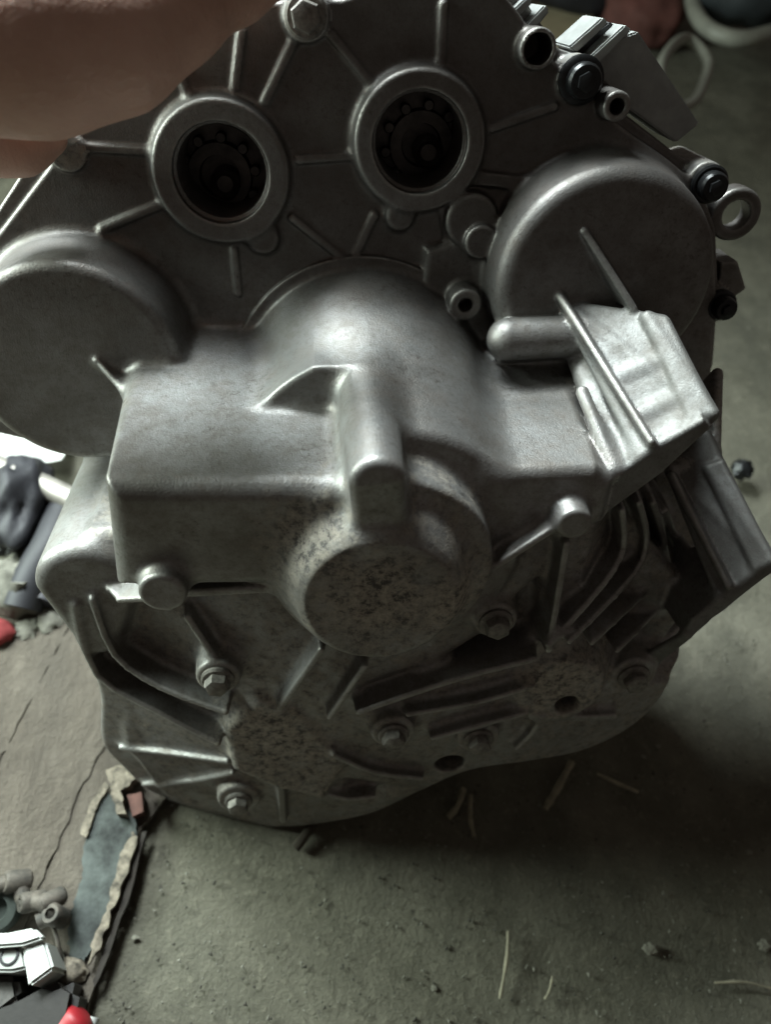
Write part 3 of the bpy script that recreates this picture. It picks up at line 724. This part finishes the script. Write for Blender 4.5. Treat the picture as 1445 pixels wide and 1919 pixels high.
# background on the left
MS = simple('daylight_white', (.85, .86, .84), .5, 0, .06, 12)  # white sheet added to stand for the bright patch of daylight
bm = bmesh.new(); n = 24; c0 = G(-40, 812)
for i in range(n+1):
    for j in range(n+1):
        x = (i/n-.5)*.26; y = (j/n-.5)*.16
        bm.verts.new((c0.x+x-.02, c0.y+y+.02, .03+.022*mnoise.noise(Vector((x*9, y*9, 2)))+.012*mnoise.noise(Vector((x*25, y*25, 5)))))
bm.verts.ensure_lookup_table()
for i in range(n):
    for j in range(n): bm.faces.new((bm.verts[i*(n+1)+j], bm.verts[(i+1)*(n+1)+j], bm.verts[(i+1)*(n+1)+j+1], bm.verts[i*(n+1)+j+1]))
bmesh.ops.solidify(bm, geom=list(bm.faces), thickness=.002)
tag(from_bm('daylight_sheet', bm, MS), 'bright white crumpled sheet standing in for daylight at the left edge', 'sheet')
bm = bmesh.new(); tube_bm(bm, [G(-140, 820, .045), G(60, 902, .045), G(240, 985, .045)], .0125, 16)
tag(from_bm('metal_pipe', bm, simple('dull_grey_pipe', (.30, .28, .25), .45, .4, .25, 60)), 'dull grey pipe crossing behind the left of the gearbox', 'pipe')
MBK = simple('black_rubber', (.016, .016, .02), .6, 0, .3, 20)
tag(lump('dark_bundle', G(35, 945, .03), .042, MBK, (.8, 1.3, .9), .3, 1.6, 1), 'black bundle lying under the grey pipe', 'bundle')
bm = bmesh.new(); tube_bm(bm, catmull([G(120, 960, .03), G(95, 1020, .035), G(62, 1080, .03), G(40, 1140, .02)], 4), .018, 14)
tag(from_bm('black_hose', bm, MBK), 'thick black hose running down beside the gearbox boss', 'hose')
bm = bmesh.new(); tube_bm(bm, catmull([G(125, 985, .02), G(110, 1060, .02), G(75, 1130, .02)], 4), .013, 14)
tag(from_bm('grey_hose', bm, simple('dark_grey_rubber', (.06, .06, .066), .6, 0, .3, 20)), 'dark grey hose next to the thick black hose', 'hose')
tag(lump('pale_block', G(112, 950, .03), .012, simple('yellow_green_plastic', (.35, .35, .20), .6, 0, .1, 20), (1, 1, 1), .15, 2, 2, 3), 'small pale yellow-green lump by the pipe', 'lump')
tag(lump('blue_white_lump', G(2, 1010, .02), .016, simple('bluish_white', (.75, .80, .86), .5, 0, .1, 20), (1, 1, 1), .25, 2, 3, 3), 'small bluish white lump at the left edge', 'lump')
tag(lump('pink_lump', G(16, 972, .025), .011, simple('pink_plastic', (.55, .22, .20), .5, 0, .1, 20), (1, 1, 1), .25, 2, 5, 3), 'small pink lump above the bluish white one', 'lump')
tag(lump('red_lump', G(-8, 1185, .012), .015, simple('red_plastic', (.22, .03, .03), .85, 0, .2, 20), (1, 1, .8), .25, 2, 6, 3), 'small red lump at the left edge beside the board', 'lump')
for i, (x, y, r, z) in enumerate(((40, 1110, .028, 1.0), (15, 1080, .022, .8), (95, 1160, .014, .6), (50, 1180, .012, .6))):
    tag(lump('rubble', G(x, y, r*.5), r, simple('grey_rubble', (.15, .145, .12), .9, 0, .5, 50, .5), (1, 1, z), .4, 2.2, 20+i, 3), ['large', 'flat', 'small pale', 'smallest'][i]+' grey rubble stone at the left beside the boss', 'stone', 'rubble at the left')

# background at the top right
MH = simple('grey_hose', (.28, .28, .24), .5, 0, .2, 30)
def hose(name, pts, r, closed=False):
    bm = bmesh.new(); tube_bm(bm, catmull(pts, 8, closed), r, 14, closed); return from_bm(name, bm, MH, None, True, 60)
tag(hose('coiled_hose', [G(1530, 30, .09), G(1445, 62, .09), G(1375, 72, .09), G(1318, 45, .09), G(1296, -10, .09), G(1300, -80, .09)], .0145), 'thick pale grey hose bending out of the top right corner', 'hose')
tag(hose('hose_loop', [G(1326, 110, .12), G(1290, 72, .13), G(1256, 92, .14), G(1238, 140, .14), G(1262, 196, .12), G(1300, 192, .11), G(1322, 150, .11)], .0085, True), 'grey hose loop lying below the thick hose', 'hose')
tag(lump('brown_sack', G(1205, 18, .05), .085, simple('reddish_brown_cloth', (.115, .042, .034), .85, 0, .3, 25, .4), (1.0, 1.1, .75), .25, 1.5, 11), 'reddish brown sack behind the sensor connector', 'sack')
tag(lump('black_pot', G(1100, -40, .08), .085, MBK, (1.2, .8, .8), .15, 1.2, 12), 'black rounded thing above the sensor connector', 'pot')
tag(lump('dark_bag', G(1420, -30, .12), .10, simple('dark_blue_bag', (.03, .036, .04), .7, 0, .3, 20), (1.4, .9, .7), .2, 1.4, 13), 'dark bag in the top right corner inside the hose bend', 'bag')
tag(world_prism('cardboard_piece', [(1010, -40), (1090, -60), (1120, 50), (1050, 90), (1000, 40)], .002, .03, simple('beige_cardboard', (.36, .31, .20), .9, 0, .15, 30), None, .004), 'beige cardboard piece behind the casing rim', 'cardboard')
tag(lump('orange_lid', G(935, -18, .06), .03, simple('orange_red_plastic', (.55, .07, .03), .4, 0, .1, 20), (1.6, 1, .6), .1, 2, 14, 3), 'orange red plastic lid peeking over the top casing edge', 'lid')
tag(lump('metal_scrap', G(1392, 880, .02), .012, M['black_bolt'], (1, 1, 1), .4, 2.5, 15, 3), 'small dark metal piece on the floor right of the bracket', 'part')

# ------------------------------------------------------------------ straw, twigs, pebbles, grit
MST = simple('dry_straw', (.26, .24, .17), .8, 0, .3, 90, .3)
straws = [((882, 1490), (889, 1568), .0022, 'upright straw stalk just below the dark round hole'), ((868, 1478), (840, 1532), .0032, 'short frayed straw stub crossing the upright stalk'), ((1072, 1428), (1022, 1516), .0032, 'longest pale straw pointing at the right part of the bell'), ((1120, 1450), (1196, 1484), .0018, 'thin straw lying to the right of the longest one'), ((953, 1745), (937, 1872), .0015, 'long thin straw near the bottom centre'), ((1036, 1830), (1022, 1872), .0012, 'tiny thin straw near the bottom edge'), ((1340, 1842), (1445, 1852), .0012, 'thin curved fibre at the lower right edge')]
for (a, b, r, lab) in straws:
    A_, B_ = G(*a, .006), G(*b, .004); mid = (A_+B_)/2+Vector((random.uniform(-.003, .003), random.uniform(-.003, .003), .002))
    bm = bmesh.new(); pts = catmull([A_, mid, B_], 5); tube_bm(bm, pts, [r*(.7+.5*random.random()) for _ in pts], 8)
    tag(from_bm('straw', bm, MST), lab, 'straw', 'straws on the floor')
bm = bmesh.new(); pts = catmull([G(592, 1535, .006), G(572, 1565, .006), G(553, 1590, .004)], 4); tube_bm(bm, pts, .0042, 9)
tag(from_bm('twig', bm, simple('dark_twig', (.05, .042, .03), .9, 0, .4, 90, .4)), 'dark stubby twig under the lower edge of the bell', 'twig')
MPB = simple('pale_pebble', (.20, .195, .155), .9, 0, .25, 90, .4)
for i, (x, y, rp, lab) in enumerate(((1220, 1778, 16, 'largest pale pebble near the lower right'), (814, 1852, 7, 'small round white pebble near the bottom centre'), (1434, 1772, 14, 'pale pebble at the right edge'), (1405, 1597, 7, 'small white pebble near the right edge'), (1234, 1398, 6, 'pebble in the shadow right of the bell'), (1207, 1418, 6, 'lower pebble in the shadow right of the bell'), (253, 1757, 7, 'small white pebble right of the torn strip'))):
    p = G(x, y); r = .62*rp*(p-Vector(CAMW)).length/FPX
    tag(lump('pebble', p+Vector((0, 0, r*.15)), r, MPB, (1.2, .85, .45),   .45, 1.6, 30+i, 4), lab, 'pebble', 'pebbles on the floor')
def grit(name, n, mat, lab, smin, smax):
    V = []; F = []
    for _ in range(n):
        p = G(random.uniform(-60, 1500), random.uniform(1180, 1960) if random.random() < .75 else random.uniform(150, 1200)); s = random.uniform(smin, smax)*random.random()**1.5+smin*.5
        a = random.random()*6.28; ca, sa = math.cos(a), math.sin(a); e = random.uniform(.5, 1.5); o = len(V)
        for (x, y, z) in ((1, 0, .2), (-.5, .8, .1), (-.6, -.7, .15), (0, 0, .9), (.1, 0, -.3)):
            x *= e; V.append((p.x+s*(x*ca-y*sa), p.y+s*(x*sa+y*ca), z*s))
        F += [(o, o+1, o+3), (o+1, o+2, o+3), (o+2, o, o+3), (o+1, o, o+4), (o+2, o+1, o+4), (o, o+2, o+4)]
    tag(mk(name, V, F, mat, None, False), lab, 'grit', kind='stuff')
grit('pale_grit', 2600, simple('pale_grit', (.19, .185, .15), .95, 0, .3, 90), 'pale grit scattered over the floor', .0006, .0022)
grit('dark_grit', 1800, simple('dark_grit', (.06, .056, .044), .95, 0, .3, 90), 'dark grit scattered over the floor', .0006, .0022)
print('done', round(time.time()-T0, 1))
